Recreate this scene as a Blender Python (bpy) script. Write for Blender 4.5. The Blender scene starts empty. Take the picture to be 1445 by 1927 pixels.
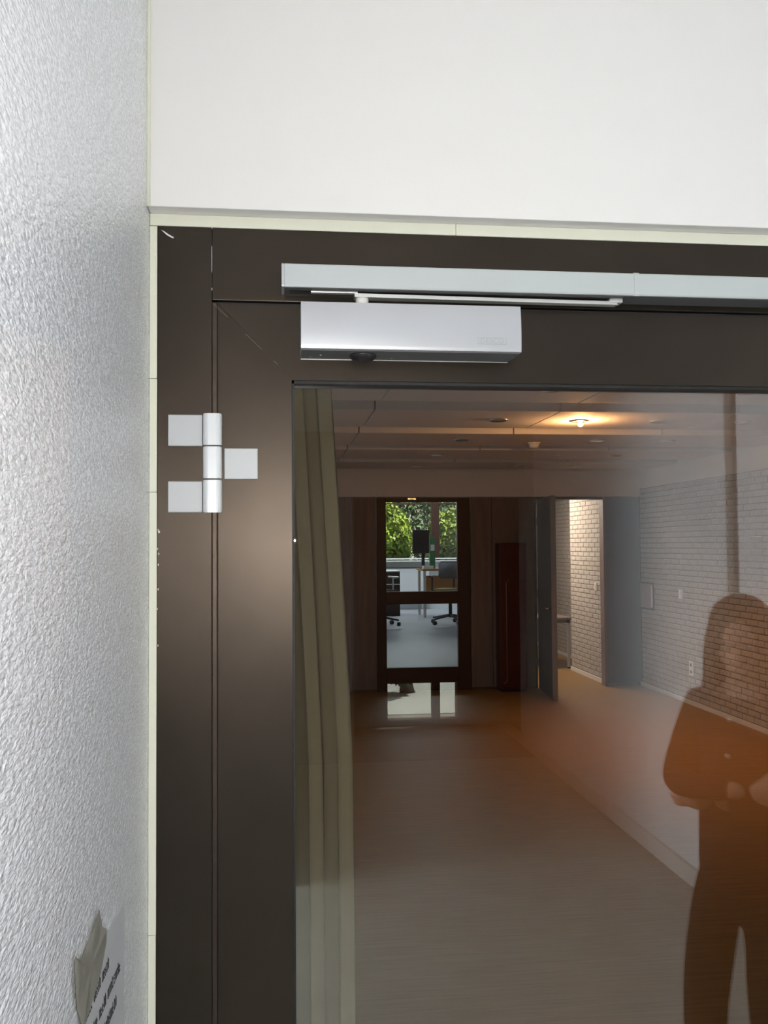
import bpy, bmesh, math, random
from mathutils import Vector, Matrix
random.seed(7)
PI = math.pi
S = bpy.context.scene
COL = S.collection

# ------------------------------------------------------------------ camera
cam_d = bpy.data.cameras.new('camera'); cam = bpy.data.objects.new('camera', cam_d); COL.objects.link(cam)
cam_d.sensor_fit = 'VERTICAL'; cam_d.sensor_height = 36.0
cam_d.lens = 1676.0 / 1927.0 * 36.0
cam_d.clip_start = 0.02; cam_d.clip_end = 300
_r = Vector((0.99333919, -0.11500365, -0.0071706)); _u = Vector((0.00287012, -0.03751632, 0.99929189)); _f = Vector((0.11519123, 0.99265638, 0.03693636))
cam.matrix_world = Matrix(((_r.x, _u.x, -_f.x, 0.0), (_r.y, _u.y, -_f.y, -1.17), (_r.z, _u.z, -_f.z, 1.80), (0, 0, 0, 1)))
S.camera = cam

# ------------------------------------------------------------------ world, lights, exposure
S.view_settings.view_transform = 'Standard'; S.view_settings.look = 'None'
S.view_settings.gamma = 1.0; S.view_settings.use_curve_mapping = False
S.view_settings.exposure = 0.0
w = bpy.data.worlds.new('sky'); S.world = w; w.use_nodes = True
nt = w.node_tree; nt.nodes.clear()
_o = nt.nodes.new('ShaderNodeOutputWorld'); _b = nt.nodes.new('ShaderNodeBackground'); _s = nt.nodes.new('ShaderNodeTexSky')
_s.sky_type = 'NISHITA'; _s.sun_disc = False; _s.sun_elevation = math.radians(50); _s.sun_rotation = math.radians(200)
_s.air_density = 1.0; _s.dust_density = 2.5
nt.links.new(_s.outputs[0], _b.inputs[0]); nt.links.new(_b.outputs[0], _o.inputs[0]); _b.inputs[1].default_value = 0.10

def light(name, kind, loc, energy, color, rot=(0, 0, 0), size=None, radius=None, spot=None):
    d = bpy.data.lights.new(name, kind); o = bpy.data.objects.new(name, d); COL.objects.link(o)
    o.location = loc; o.rotation_euler = rot; d.energy = energy; d.color = color
    if kind == 'AREA':
        d.shape = 'RECTANGLE'; d.size, d.size_y = size
    if radius is not None: d.shadow_soft_size = radius
    if spot: d.spot_size = spot[0]; d.spot_blend = spot[1]
    return o

# the telephone's flash, right beside the lens
light('flash_lamp', 'POINT', (0.035, -1.165, 1.813), 24.0, (1.0, 0.965, 0.92), radius=0.003)
# daylight of the corridor's window wall (left of the camera), added unseen fill over the office, ceiling light of the side room
light('corridor_daylight', 'AREA', (-3.40, -2.65, 1.75), 270.0, (0.86, 0.94, 1.0), (0, -PI / 2, 0), (1.8, 1.4))
light('office_fill', 'AREA', (1.75, 13.7, 3.17), 70.0, (0.85, 0.93, 1.0), (0, 0, 0), (2.4, 1.0))  # added out-of-view fill standing in for the office window's daylight
light('side_room_lamp', 'AREA', (3.30, 11.3, 2.80), 55.0, (1.0, 0.86, 0.72), (0, 0, 0), (0.5, 0.8))
light('hall_fill', 'AREA', (-1.52, 5.2, 1.75), 11.5, (0.95, 0.97, 1.0), (0, -PI / 2, 0), (1.5, 4.4))  # added fill brightening the hall ceiling and left panels, no known source
SUN = light('sun', 'SUN', (0, 20, 10), 15.0, (1.0, 0.95, 0.85), Vector((-0.55, 0.42, -0.72)).to_track_quat('-Z', 'Y').to_euler())
SUN.data.angle = math.radians(0.6)

# ------------------------------------------------------------------ materials
MATS = {}
def mat(name, col, rough=0.6, metal=0.0, bump=None, var=None, emit=None, spec=0.5, grain=None, coat=0.0, aniso=0.0):
    m = bpy.data.materials.new(name); m.use_nodes = True
    t = m.node_tree; p = t.nodes['Principled BSDF']
    p.inputs['Base Color'].default_value = (*col, 1); p.inputs['Roughness'].default_value = rough
    p.inputs['Metallic'].default_value = metal; p.inputs['Specular IOR Level'].default_value = spec
    p.inputs['Coat Weight'].default_value = coat; p.inputs['Anisotropic'].default_value = aniso
    if emit: p.inputs['Emission Color'].default_value = (*emit[0], 1); p.inputs['Emission Strength'].default_value = emit[1]
    tc = t.nodes.new('ShaderNodeTexCoord')
    mp = t.nodes.new('ShaderNodeMapping'); t.links.new(tc.outputs['Object'], mp.inputs['Vector'])
    if var:      # (scale, amount, (sx, sy, sz))
        mp.inputs['Scale'].default_value = var[2] if len(var) > 2 else (1, 1, 1)
        n = t.nodes.new('ShaderNodeTexNoise'); n.inputs['Scale'].default_value = var[0]; n.inputs['Detail'].default_value = 6
        t.links.new(mp.outputs[0], n.inputs['Vector'])
        r = t.nodes.new('ShaderNodeMapRange'); r.inputs['From Min'].default_value = 0.3; r.inputs['From Max'].default_value = 0.7
        r.inputs['To Min'].default_value = 1 - var[1]; r.inputs['To Max'].default_value = 1 + var[1]
        t.links.new(n.outputs['Fac'], r.inputs['Value'])
        mx = t.nodes.new('ShaderNodeMix'); mx.data_type = 'RGBA'; mx.blend_type = 'MULTIPLY'; mx.inputs['Factor'].default_value = 1
        mx.inputs['A'].default_value = (*col, 1)
        cc = t.nodes.new('ShaderNodeCombineColor')
        for i in range(3): t.links.new(r.outputs[0], cc.inputs[i])
        t.links.new(cc.outputs[0], mx.inputs['B']); t.links.new(mx.outputs['Result'], p.inputs['Base Color'])
    if bump:     # (scale, strength, distance)
        n = t.nodes.new('ShaderNodeTexNoise'); n.inputs['Scale'].default_value = bump[0]; n.inputs['Detail'].default_value = 3
        t.links.new(tc.outputs['Object'], n.inputs['Vector'])
        b = t.nodes.new('ShaderNodeBump'); b.inputs['Strength'].default_value = bump[1]; b.inputs['Distance'].default_value = bump[2]
        t.links.new(n.outputs['Fac'], b.inputs['Height']); t.links.new(b.outputs[0], p.inputs['Normal'])
    MATS[name] = m
    return m

def wallpaper_mat():
    m = bpy.data.materials.new('textured_wall_paint'); m.use_nodes = True
    t = m.node_tree; p = t.nodes['Principled BSDF']
    tc = t.nodes.new('ShaderNodeTexCoord')
    mp = t.nodes.new('ShaderNodeMapping'); mp.inputs['Scale'].default_value = (1, 0.40, 1)
    t.links.new(tc.outputs['Object'], mp.inputs['Vector'])
    wn = t.nodes.new('ShaderNodeTexNoise'); wn.inputs['Scale'].default_value = 120; wn.inputs['Detail'].default_value = 2
    t.links.new(mp.outputs[0], wn.inputs['Vector'])
    av = t.nodes.new('ShaderNodeVectorMath'); av.operation = 'MULTIPLY_ADD'; av.inputs[1].default_value = (0.006, 0.006, 0.006)
    t.links.new(wn.outputs['Color'], av.inputs[0]); t.links.new(mp.outputs[0], av.inputs[2])
    v = t.nodes.new('ShaderNodeTexVoronoi'); v.inputs['Scale'].default_value = 230; v.inputs['Randomness'].default_value = 1
    v2 = t.nodes.new('ShaderNodeTexVoronoi'); v2.inputs['Scale'].default_value = 520
    for q in (v, v2): t.links.new(av.outputs[0], q.inputs['Vector'])
    a = t.nodes.new('ShaderNodeMath'); a.operation = 'MULTIPLY_ADD'; a.inputs[1].default_value = 0.45
    t.links.new(v2.outputs['Distance'], a.inputs[0]); t.links.new(v.outputs['Distance'], a.inputs[2])
    b = t.nodes.new('ShaderNodeBump'); b.invert = True; b.inputs['Strength'].default_value = 1.0; b.inputs['Distance'].default_value = 0.0011
    t.links.new(a.outputs[0], b.inputs['Height']); t.links.new(b.outputs[0], p.inputs['Normal'])
    v3 = t.nodes.new('ShaderNodeTexVoronoi'); v3.inputs['Scale'].default_value = 650; t.links.new(mp.outputs[0], v3.inputs['Vector'])
    sb = t.nodes.new('ShaderNodeVectorMath'); sb.operation = 'SUBTRACT'; sb.inputs[1].default_value = (0.5, 0.5, 0.5); t.links.new(v3.outputs['Color'], sb.inputs[0])
    ma = t.nodes.new('ShaderNodeVectorMath'); ma.operation = 'MULTIPLY_ADD'; ma.inputs[1].default_value = (0.8, 0.8, 0.8)
    t.links.new(sb.outputs[0], ma.inputs[0]); t.links.new(b.outputs[0], ma.inputs[2])
    nn = t.nodes.new('ShaderNodeVectorMath'); nn.operation = 'NORMALIZE'; t.links.new(ma.outputs[0], nn.inputs[0])
    t.links.new(nn.outputs[0], p.inputs['Coat Normal']); p.inputs['Coat Weight'].default_value = 0.6; p.inputs['Coat Roughness'].default_value = 0.16
    p.inputs['Base Color'].default_value = (0.83, 0.86, 0.92, 1)
    p.inputs['Roughness'].default_value = 0.27; p.inputs['Specular IOR Level'].default_value = 0.9
    return m

def glass_mat(name, k, tint):
    m = bpy.data.materials.new(name); m.use_nodes = True
    t = m.node_tree; t.nodes.clear()
    o = t.nodes.new('ShaderNodeOutputMaterial'); mx = t.nodes.new('ShaderNodeMixShader')
    tr = t.nodes.new('ShaderNodeBsdfTransparent'); tr.inputs[0].default_value = (*tint, 1)
    gl = t.nodes.new('ShaderNodeBsdfGlossy'); gl.inputs['Roughness'].default_value = 0.0
    fr = t.nodes.new('ShaderNodeFresnel'); fr.inputs[0].default_value = 1.5
    mu = t.nodes.new('ShaderNodeMath'); mu.operation = 'MULTIPLY'; mu.use_clamp = True; mu.inputs[1].default_value = k
    geo = t.nodes.new('ShaderNodeNewGeometry')   # Fresnel of the outer face on both sides of the sheet
    vm = t.nodes.new('ShaderNodeMix'); vm.data_type = 'VECTOR'
    ng = t.nodes.new('ShaderNodeVectorMath'); ng.operation = 'SCALE'; ng.inputs['Scale'].default_value = -1
    t.links.new(geo.outputs['Normal'], ng.inputs[0])
    lw = t.nodes.new('ShaderNodeVectorMath'); lw.operation = 'DOT_PRODUCT'
    t.links.new(geo.outputs['Normal'], lw.inputs[0]); t.links.new(geo.outputs['Incoming'], lw.inputs[1])
    ab = t.nodes.new('ShaderNodeMath'); ab.operation = 'ABSOLUTE'; t.links.new(lw.outputs['Value'], ab.inputs[0])
    om = t.nodes.new('ShaderNodeMath'); om.operation = 'SUBTRACT'; om.inputs[0].default_value = 1.0; t.links.new(ab.outputs[0], om.inputs[1])
    pw = t.nodes.new('ShaderNodeMath'); pw.operation = 'POWER'; pw.inputs[1].default_value = 5.0; t.links.new(om.outputs[0], pw.inputs[0])
    sc = t.nodes.new('ShaderNodeMath'); sc.operation = 'MULTIPLY_ADD'; sc.inputs[1].default_value = 0.96; sc.inputs[2].default_value = 0.04
    t.links.new(pw.outputs[0], sc.inputs[0]); t.links.new(sc.outputs[0], mu.inputs[0])
    t.nodes.remove(vm); t.nodes.remove(ng); t.nodes.remove(fr)
    t.links.new(mu.outputs[0], mx.inputs[0]); t.links.new(tr.outputs[0], mx.inputs[1]); t.links.new(gl.outputs[0], mx.inputs[2])
    t.links.new(mx.outputs[0], o.inputs[0])
    return m

M_TEX = wallpaper_mat()
M_WHITE = mat('white_wall_paint', (0.80, 0.79, 0.775), 0.75, bump=(60, 0.05, 0.002))
M_CORR = mat('corridor_white_paint', (0.80, 0.80, 0.80), 0.8)
M_CREAM = mat('cream_filler', (0.74, 0.74, 0.62), 0.6, bump=(180, 0.15, 0.001))
M_BRONZE = mat('bronze_anodised_aluminium', (0.044, 0.0345, 0.0265), 0.36, 0.9, bump=(500, 0.03, 0.0003), var=(7, 0.10))
M_DARKGAP = mat('black_rubber_gasket', (0.012, 0.012, 0.012), 0.6)
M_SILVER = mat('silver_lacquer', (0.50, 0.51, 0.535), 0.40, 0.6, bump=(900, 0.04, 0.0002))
M_SILVERD = mat('silver_lacquer_shaded', (0.085, 0.088, 0.090), 0.6, 0.0)  # darker copy of the silver, underside shade put into its colour
M_RAIL = mat('silver_grey_lacquer', (0.50, 0.54, 0.54), 0.42, 0.2)
M_STEEL = mat('bright_steel', (0.75, 0.74, 0.71), 0.28, 0.6)
M_BLACKPL = mat('black_plastic', (0.015, 0.014, 0.016), 0.45)
M_HINGE = mat('white_lacquered_hinge', (0.66, 0.68, 0.70), 0.3, 0.15)
M_PLATE = mat('grey_lacquered_plate', (0.47, 0.485, 0.50), 0.45, 0.1)
M_LOGO = mat('embossed_logo_grey', (0.42, 0.43, 0.44), 0.4)
M_PAPER = mat('white_paper', (0.86, 0.87, 0.89), 0.9)
M_TAPE = mat('brown_grey_tape', (0.52, 0.51, 0.45), 0.35, bump=(40, 0.5, 0.004))
M_INK = mat('black_ink', (0.03, 0.03, 0.04), 0.7)
M_GLASS = glass_mat('door_glass', 2.0, (0.95, 0.95, 0.94))
M_GLASS2 = glass_mat('far_window_glass', 1.0, (0.95, 0.97, 0.96))
M_CURT = mat('olive_curtain_cloth', (0.42, 0.35, 0.22), 0.95, bump=(300, 0.1, 0.001))
M_FLOOR = mat('oak_strip_floor', (0.27, 0.145, 0.038), 0.5, var=(9, 0.16, (0.35, 7.0, 1)), spec=0.35)
M_CFLOOR = mat('grey_linoleum', (0.44, 0.43, 0.375), 0.5, var=(5, 0.12))
M_CEIL = mat('ceiling_panel_white', (0.74, 0.69, 0.64), 0.8)
M_CEILTOP = mat('ceiling_void_paint', (0.40, 0.37, 0.34), 0.9)
M_PANEL = mat('dark_brown_panelling', (0.20, 0.15, 0.13), 0.45, var=(3, 0.15, (6, 1, 0.6)))
M_DFRAME = mat('dark_red_brown_wood', (0.050, 0.018, 0.010), 0.4)
M_DOORG = mat('dark_door_laminate', (0.095, 0.066, 0.052), 0.45)
M_DKWOOD = mat('dark_passage_wood', (0.035, 0.022, 0.018), 0.6)
M_BRICK = mat('sand_lime_brick', (0.50, 0.44, 0.38), 0.85, bump=(60, 0.3, 0.003), var=(25, 0.10))
M_MORTAR = mat('grey_mortar', (0.29, 0.255, 0.23), 0.95)
M_BASE = mat('white_skirting_paint', (0.75, 0.72, 0.68), 0.5)
M_CHROME = mat('chrome', (0.8, 0.8, 0.8), 0.25, 1.0)
M_REDCAB = mat('dark_red_lacquer', (0.075, 0.010, 0.006), 0.4)
M_TUBE = mat('bronze_tube', (0.22, 0.15, 0.10), 0.3, 0.8)
M_WPLAST = mat('white_plastic', (0.80, 0.79, 0.75), 0.4)
M_BULB = mat('lit_bulb', (1, 0.8, 0.5), 0.5, emit=((1.0, 0.62, 0.28), 60))
M_GLOW = mat('lit_reflector', (1, 0.8, 0.6), 0.5, emit=((1.0, 0.78, 0.6), 2.2))
M_OFLOOR = mat('grey_office_floor', (0.36, 0.37, 0.40), 0.42, var=(2, 0.08))
M_OWALL = mat('office_white', (0.72, 0.74, 0.76), 0.6)
M_CHAIRB = mat('black_chair_fabric', (0.03, 0.022, 0.022), 0.8)
M_GREYMESH = mat('grey_chair_mesh', (0.22, 0.22, 0.25), 0.7)
M_ORANGE = mat('orange_brown_wood', (0.38, 0.17, 0.05), 0.5)
M_MUSTARD = mat('mustard_fabric', (0.33, 0.26, 0.10), 0.8)
M_GREEN = mat('green_binder', (0.05, 0.20, 0.09), 0.5)
M_LEAF = mat('bush_leaf_light', (0.20, 0.27, 0.035), 0.6, var=(3, 0.5))
M_LEAFD = mat('bush_leaf_dark', (0.075, 0.12, 0.05), 0.6, var=(4, 0.5))
M_STONE = mat('sunlit_gravel', (0.80, 0.85, 0.80), 0.9)
M_HOUSE = mat('pale_render', (0.34, 0.28, 0.28), 0.9)
M_SKIN = mat('skin', (0.55, 0.34, 0.25), 0.5)
M_HAIR = mat('dark_brown_hair', (0.050, 0.028, 0.018), 0.5, bump=(90, 0.5, 0.01))
M_JACKET = mat('dark_maroon_jacket', (0.030, 0.012, 0.012), 0.85, bump=(30, 0.3, 0.01))
M_TROUSER = mat('dark_trouser_cloth', (0.020, 0.016, 0.016), 0.9, bump=(25, 0.3, 0.01))
M_SHOE = mat('black_leather', (0.02, 0.018, 0.016), 0.4)
M_EYE = mat('eye_white', (0.7, 0.68, 0.65), 0.2)
M_DKFLOOR = mat('dark_brown_linoleum', (0.14, 0.12, 0.10), 0.5)
M_DGREY = mat('trim_brown', (0.16, 0.125, 0.10), 0.5)

# ------------------------------------------------------------------ helpers
def link(name, me, m, parent=None, smooth=False):
    o = bpy.data.objects.new(name, me); COL.objects.link(o)
    if m is not None and not me.materials: me.materials.append(m)
    if smooth: me.polygons.foreach_set('use_smooth', [True] * len(me.polygons))
    if parent is not None: o.parent = parent
    return o
def bm_link(name, bm, m, parent=None, smooth=False):
    me = bpy.data.meshes.new(name); bmesh.ops.recalc_face_normals(bm, faces=bm.faces[:]); bm.to_mesh(me); bm.free()
    return link(name, me, m, parent, smooth)
def box_into(bm, lo, hi):
    vs = [bm.verts.new((x, y, z)) for x in (lo[0], hi[0]) for y in (lo[1], hi[1]) for z in (lo[2], hi[2])]
    for f in ((0, 1, 3, 2), (4, 6, 7, 5), (0, 4, 5, 1), (2, 3, 7, 6), (0, 2, 6, 4), (1, 5, 7, 3)): bm.faces.new([vs[i] for i in f])
def box(name, lo, hi, m, parent=None, bev=0.0, seg=2):
    bm = bmesh.new(); box_into(bm, lo, hi)
    if bev > 0:
        bmesh.ops.bevel(bm, geom=bm.edges[:] + bm.verts[:], offset=bev, segments=seg, affect='EDGES', profile=0.6)
    return bm_link(name, bm, m, parent)
def tag(o, label, cat, group=None):
    o['label'] = label; o['category'] = cat
    if group: o['group'] = group
    return o
def struct(o, label=None):
    o['kind'] = 'structure'
    if label: o['label'] = label
    return o
def empty(name, loc=(0, 0, 0)):
    o = bpy.data.objects.new(name, None); o.empty_display_size = 0.05; COL.objects.link(o); o.location = loc
    return o
def shift(o, root):   # child meshes are written in world metres; parent sits at its base
    o.parent = root; o.matrix_parent_inverse = Matrix.Translation(-Vector(root.location)); return o
def revolve(name, prof, m, axis='Z', loc=(0, 0, 0), seg=24, parent=None, smooth=True):
    bm = bmesh.new(); rings = []
    for r, h in prof:
        ring = []
        for i in range(seg):
            a = 2 * PI * i / seg; c, s = r * math.cos(a), r * math.sin(a)
            v = {'Z': (c, s, h), 'Y': (c, h, s), 'X': (h, c, s)}[axis]
            ring.append(bm.verts.new((v[0] + loc[0], v[1] + loc[1], v[2] + loc[2])))
        rings.append(ring)
    for a, b in zip(rings, rings[1:]):
        for i in range(seg): bm.faces.new((a[i], a[(i + 1) % seg], b[(i + 1) % seg], b[i]))
    for ring in (rings[0], rings[-1]): bm.faces.new(ring)
    return bm_link(name, bm, m, parent, smooth)
def tube_mesh(pts, rad, seg=10, cap=True):
    bm = bmesh.new(); rings = []; n = len(pts); pts = [Vector(p) for p in pts]
    rads = rad if isinstance(rad, (list, tuple)) else [rad] * n
    for i, p in enumerate(pts):
        t = (pts[min(i + 1, n - 1)] - pts[max(i - 1, 0)]).normalized()
        a = Vector((0, 0, 1)) if abs(t.z) < 0.9 else Vector((1, 0, 0))
        u = t.cross(a).normalized(); v = t.cross(u)
        rings.append([bm.verts.new(p + (u * math.cos(2 * PI * k / seg) + v * math.sin(2 * PI * k / seg)) * rads[i]) for k in range(seg)])
    for a, b in zip(rings, rings[1:]):
        for k in range(seg): bm.faces.new((a[k], a[(k + 1) % seg], b[(k + 1) % seg], b[k]))
    if cap: bm.faces.new(rings[0]); bm.faces.new(rings[-1])
    return bm
def tube(name, pts, rad, m, parent=None, seg=10): return bm_link(name, tube_mesh(pts, rad, seg), m, parent, True)
def prism(name, poly, axis, a, b, m, parent=None, bev=0):
    """poly = 2-D outline in the two other axes, extruded from a to b along axis"""
    bm = bmesh.new()
    def P(u, v, h): return {'X': (h, u, v), 'Y': (u, h, v), 'Z': (u, v, h)}[axis]
    A = [bm.verts.new(P(u, v, a)) for u, v in poly]; B = [bm.verts.new(P(u, v, b)) for u, v in poly]
    bm.faces.new(A); bm.faces.new(B)
    for i in range(len(poly)): j = (i + 1) % len(poly); bm.faces.new((A[i], A[j], B[j], B[i]))
    if bev: bmesh.ops.bevel(bm, geom=bm.edges[:] + bm.verts[:], offset=bev, segments=2, affect='EDGES')
    return bm_link(name, bm, m, parent)

# ================================================================== THE SETTING
# ---- corridor side (camera stands here)
XW = -0.168
struct(box('wall_left', (XW - 0.30, -1.90, 0), (XW, -0.0005, 2.75), M_TEX), 'white wall with coarse glittering textured wallpaper left of the dark door')
struct(box('wall_front', (XW + 0.0005, -0.026, 2.233), (2.15, 0.16, 2.75), M_WHITE, bev=0.0015), 'smooth white wall above the dark glazed door')
struct(box('wall_front_right', (1.045, -0.026, 0), (2.15, 0.16, 2.2325), M_WHITE), 'smooth white wall beside the glazed door')
struct(box('wall_front_left', (-0.47, 0.0005, 0), (XW - 0.0005, 0.16, 2.75), M_WHITE))
struct(box('wall_right', (2.15, -6.70, 0), (2.27, 0.16, 2.75), M_CORR), 'white corridor wall mirrored in the door glass')
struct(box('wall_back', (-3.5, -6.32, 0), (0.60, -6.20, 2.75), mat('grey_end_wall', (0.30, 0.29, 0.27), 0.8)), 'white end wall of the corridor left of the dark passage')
struct(box('wall_back_lintel', (0.60, -6.32, 2.195), (2.15, -6.20, 2.75), MATS['grey_end_wall']))
struct(box('ceiling_corridor', (-3.5, -8.2, 2.75), (2.40, 0.16, 2.87), M_CORR))
struct(box('floor_corridor', (-3.5, -8.2, -0.12), (2.40, 0.16, 0), M_CFLOOR), 'grey linoleum floor of the corridor')
struct(box('wall_side_return', (-3.5, -1.90, 0), (XW - 0.3005, -1.78, 2.75), M_CORR))
struct(box('light_block_fin', (-3.5, -3.66, 0), (0.0, -3.56, 2.75), M_CORR))  # unseen fin added to keep window light off the corridor's far end
struct(box('baseboard_right', (2.13, -6.70, 0.0005), (2.1495, -0.03, 0.10), M_BASE), 'white skirting board along the corridor wall')
t_ = struct(box('trim_1', (2.125, -2.85, 0.1005), (2.1495, -2.785, 2.745), mat('taupe_strip', (0.34, 0.32, 0.29), 0.7)), 'narrow brown vertical strip on the corridor wall mirrored above the person')
# dark passage beyond, with a low glazed hatch
struct(box('wall_passage_left', (0.30, -7.72, 0), (0.42, -6.325, 2.75), M_DKWOOD))
struct(box('wall_passage_right', (2.275, -7.72, 0), (2.40, -6.705, 2.75), M_DKWOOD))
struct(box('floor_passage', (-3.49, -7.60, 0.0005), (2.129, -6.2, 0.006), M_DKFLOOR), 'dark floor of the passage behind the corridor')
HX0, HX1, HZ0, HZ1 = 1.045, 1.744, 0.065, 0.425
bm = bmesh.new()
box_into(bm, (0.42, -7.72, 0), (HX0, -7.60, 2.75)); box_into(bm, (HX1, -7.72, 0), (2.275, -7.60, 2.75))
box_into(bm, (HX0, -7.72, HZ1), (HX1, -7.60, 2.75)); box_into(bm, (HX0, -7.72, 0), (HX1, -7.60, HZ0))
struct(bm_link('wall_passage_back', bm, M_DKWOOD), 'dark wood wall at the end of the passage')
hw = struct(empty('window_3', ((HX0 + HX1) / 2, -7.66, HZ0)), 'low window in the dark passage mirrored below the far glazed door')
shift(box('window_post', (1.495, -7.70, HZ0), (1.575, -7.62, HZ1), M_DKWOOD), hw)
shift(box('pane', (HX0, -7.664, HZ0), (1.495, -7.660, HZ1), M_GLASS2), hw)
shift(box('pane', (1.575, -7.664, HZ0), (HX1, -7.660, HZ1), M_GLASS2), hw)

# corridor window wall at the left of the camera (outside the view, the source of the daylight)
bm = bmesh.new()
box_into(bm, (-3.62, -6.32, 0), (-3.5, -1.78, 0.72)); box_into(bm, (-3.62, -6.32, 2.62), (-3.5, -1.78, 2.87))
box_into(bm, (-3.62, -6.32, 0.72), (-3.5, -3.43, 2.62)); box_into(bm, (-3.62, -1.90, 0.72), (-3.5, -1.78, 2.62))
struct(bm_link('wall_window_side', bm, M_CORR))
wn = struct(empty('window_1', (-3.55, -3.4, 0.72)), 'corridor window')
for y in (-3.43, -1.96): shift(box('window_post', (-3.60, y, 0.72), (-3.53, y + 0.06, 2.62), M_WPLAST), wn)
for y0_, y1_ in ((-3.37, -1.96),): shift(box('pane', (-3.568, y0_, 0.72), (-3.562, y1_, 2.62), M_GLASS2), wn)

# ---- big room behind the glass
RX0, RX1, RY0, RY1 = -1.60, 4.54, 0.16, 9.734
fl = struct(box('floor', (RX0, RY0 + 0.0005, -0.12), (5.2, 15.4, 0), M_FLOOR), 'brown oak strip floor of the hall behind the glass')
bm = bmesh.new()
for lo, hi in (((RX0 - 0.12, RY0, 0), (RX0, RY1, 0.9)), ((RX0 - 0.12, RY0, 2.55), (RX0, RY1, 2.90)), ((RX0 - 0.12, RY0, 0.9), (RX0, 2.9, 2.55)), ((RX0 - 0.12, 7.5, 0.9), (RX0, RY1, 2.55))): box_into(bm, lo, hi)
struct(bm_link('wall_hall_left', bm, M_WHITE))
wl = struct(empty('added_window', (RX0 - 0.06, 5.2, 0.9)), 'added unseen window in the left wall of the hall, around the fill light')  # window made up to go with the hall's fill light
for y in (2.9, 4.41, 5.92, 7.43): shift(box('window_post', (RX0 - 0.09, y, 0.9), (RX0 - 0.03, y + 0.07, 2.55), M_DFRAME), wl)
for ya, yb in ((2.97, 4.41), (4.48, 5.92), (5.99, 7.43)): shift(box('pane', (RX0 - 0.063, ya, 0.9), (RX0 - 0.057, yb, 2.55), M_GLASS2), wl)
struct(box('wall_hall_near', (2.275, 0.04, 0), (RX1 + 0.1, 0.16, 2.90), M_WHITE))
struct(box('wall_hall_near_left', (RX0 - 0.12, 0.04, 0), (-0.475, 0.1595, 2.90), M_WHITE))
struct(box('wall_hall_near_top', (-0.474, 0.10, 2.8705), (2.274, 0.16, 2.90), M_WHITE))
struct(box('threshold_floor', (XW, 0.0, 0.0005), (1.045, 0.16, 0.008), M_BRONZE), 'metal threshold strip').name = 'trim_2'

# ceiling of dropped panels, seven bays, joints recessed
ce = struct(empty('ceiling', (1.5, 5.0, 2.90)), 'suspended ceiling of wide dropped bays in the hall')
shift(box('ceiling_deck', (RX0, RY0, 2.9005), (RX1 + 0.1, RY1 + 0.0195, 3.0), M_CEILTOP), ce)
XB = [-1.6, -0.66, 0.64, 1.94, 3.24, 4.54]
for k in range(-3, 4):
    ya = 4.826 + 1.26 * k
    for xa, xb in zip(XB, XB[1:]):
        shift(box('ceiling_panel', (xa + 0.005, ya, 2.72), (xb - 0.005, ya + 0.885, 2.8995), M_CEIL, bev=0.002, seg=1), ce)

# far wall: plaster soffit, dark panelling, glazed door, side door
fw = struct(empty('wall_far', (1.5, RY1, 0)), 'far wall of dark brown panels under a pale soffit')
shift(box('soffit', (RX0, RY1 - 0.03, 2.392), (RX1, RY1 + 0.1248, 2.9), M_CEIL), fw)
shift(box('upper_wall', (RX0, RY1 + 0.02, 2.9005), (RX1 + 0.1, RY1 + 0.1248, 3.3), M_CEIL), fw)
PX = [-1.60, -0.95, -0.30, 0.35, 0.86, 1.168]
PX2 = [2.348, 2.62, 3.165]
for a, b in list(zip(PX, PX[1:])) + list(zip(PX2, PX2[1:])) + [(4.085, RX1)]:
    shift(box('wall_panel', (a + 0.003, RY1, 0.03), (b - 0.003, RY1 + 0.11, 2.390), M_PANEL if a < 4 else M_DOORG, bev=0.003, seg=1), fw)
shift(box('plinth', (RX0, RY1 + 0.008, 0.0005), (1.168, RY1 + 0.11, 0.0295), M_TUBE), fw)
shift(box('plinth', (2.348, RY1 + 0.008, 0.0005), (3.165, RY1 + 0.11, 0.0295), M_TUBE), fw)

gd = struct(empty('door_2', (1.758, RY1 + 0.03, 0)), 'dark red-brown glazed door in the far wall with two panes')
DX0, DX1 = 1.172, 2.344
Y0, Y1 = RY1 + 0.01, RY1 + 0.08
for nm, lo, hi in (('door_stile', (DX0, Y0, 0.001), (1.290, Y1, 2.388)), ('door_stile', (2.184, Y0, 0.001), (DX1, Y1, 2.388)),
                   ('door_rail', (1.290, Y0, 2.328), (2.184, Y1, 2.388)), ('door_rail', (1.290, Y0, 1.066), (2.184, Y1, 1.222)),
                   ('door_rail', (1.290, Y0, 0.001), (2.184, Y1, 0.286))):
    shift(box(nm, lo, hi, M_DFRAME, bev=0.004, seg=1), gd)
for z0, z1 in ((0.286, 1.066), (1.222, 2.328)): shift(box('pane', (1.290, Y0 + 0.03, z0), (2.184, Y0 + 0.034, z1), M_GLASS2), gd)
shift(box('door_closer_bracket', (1.56, Y0 - 0.03, 2.355), (1.66, Y0, 2.375), M_CHROME), gd)

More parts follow.
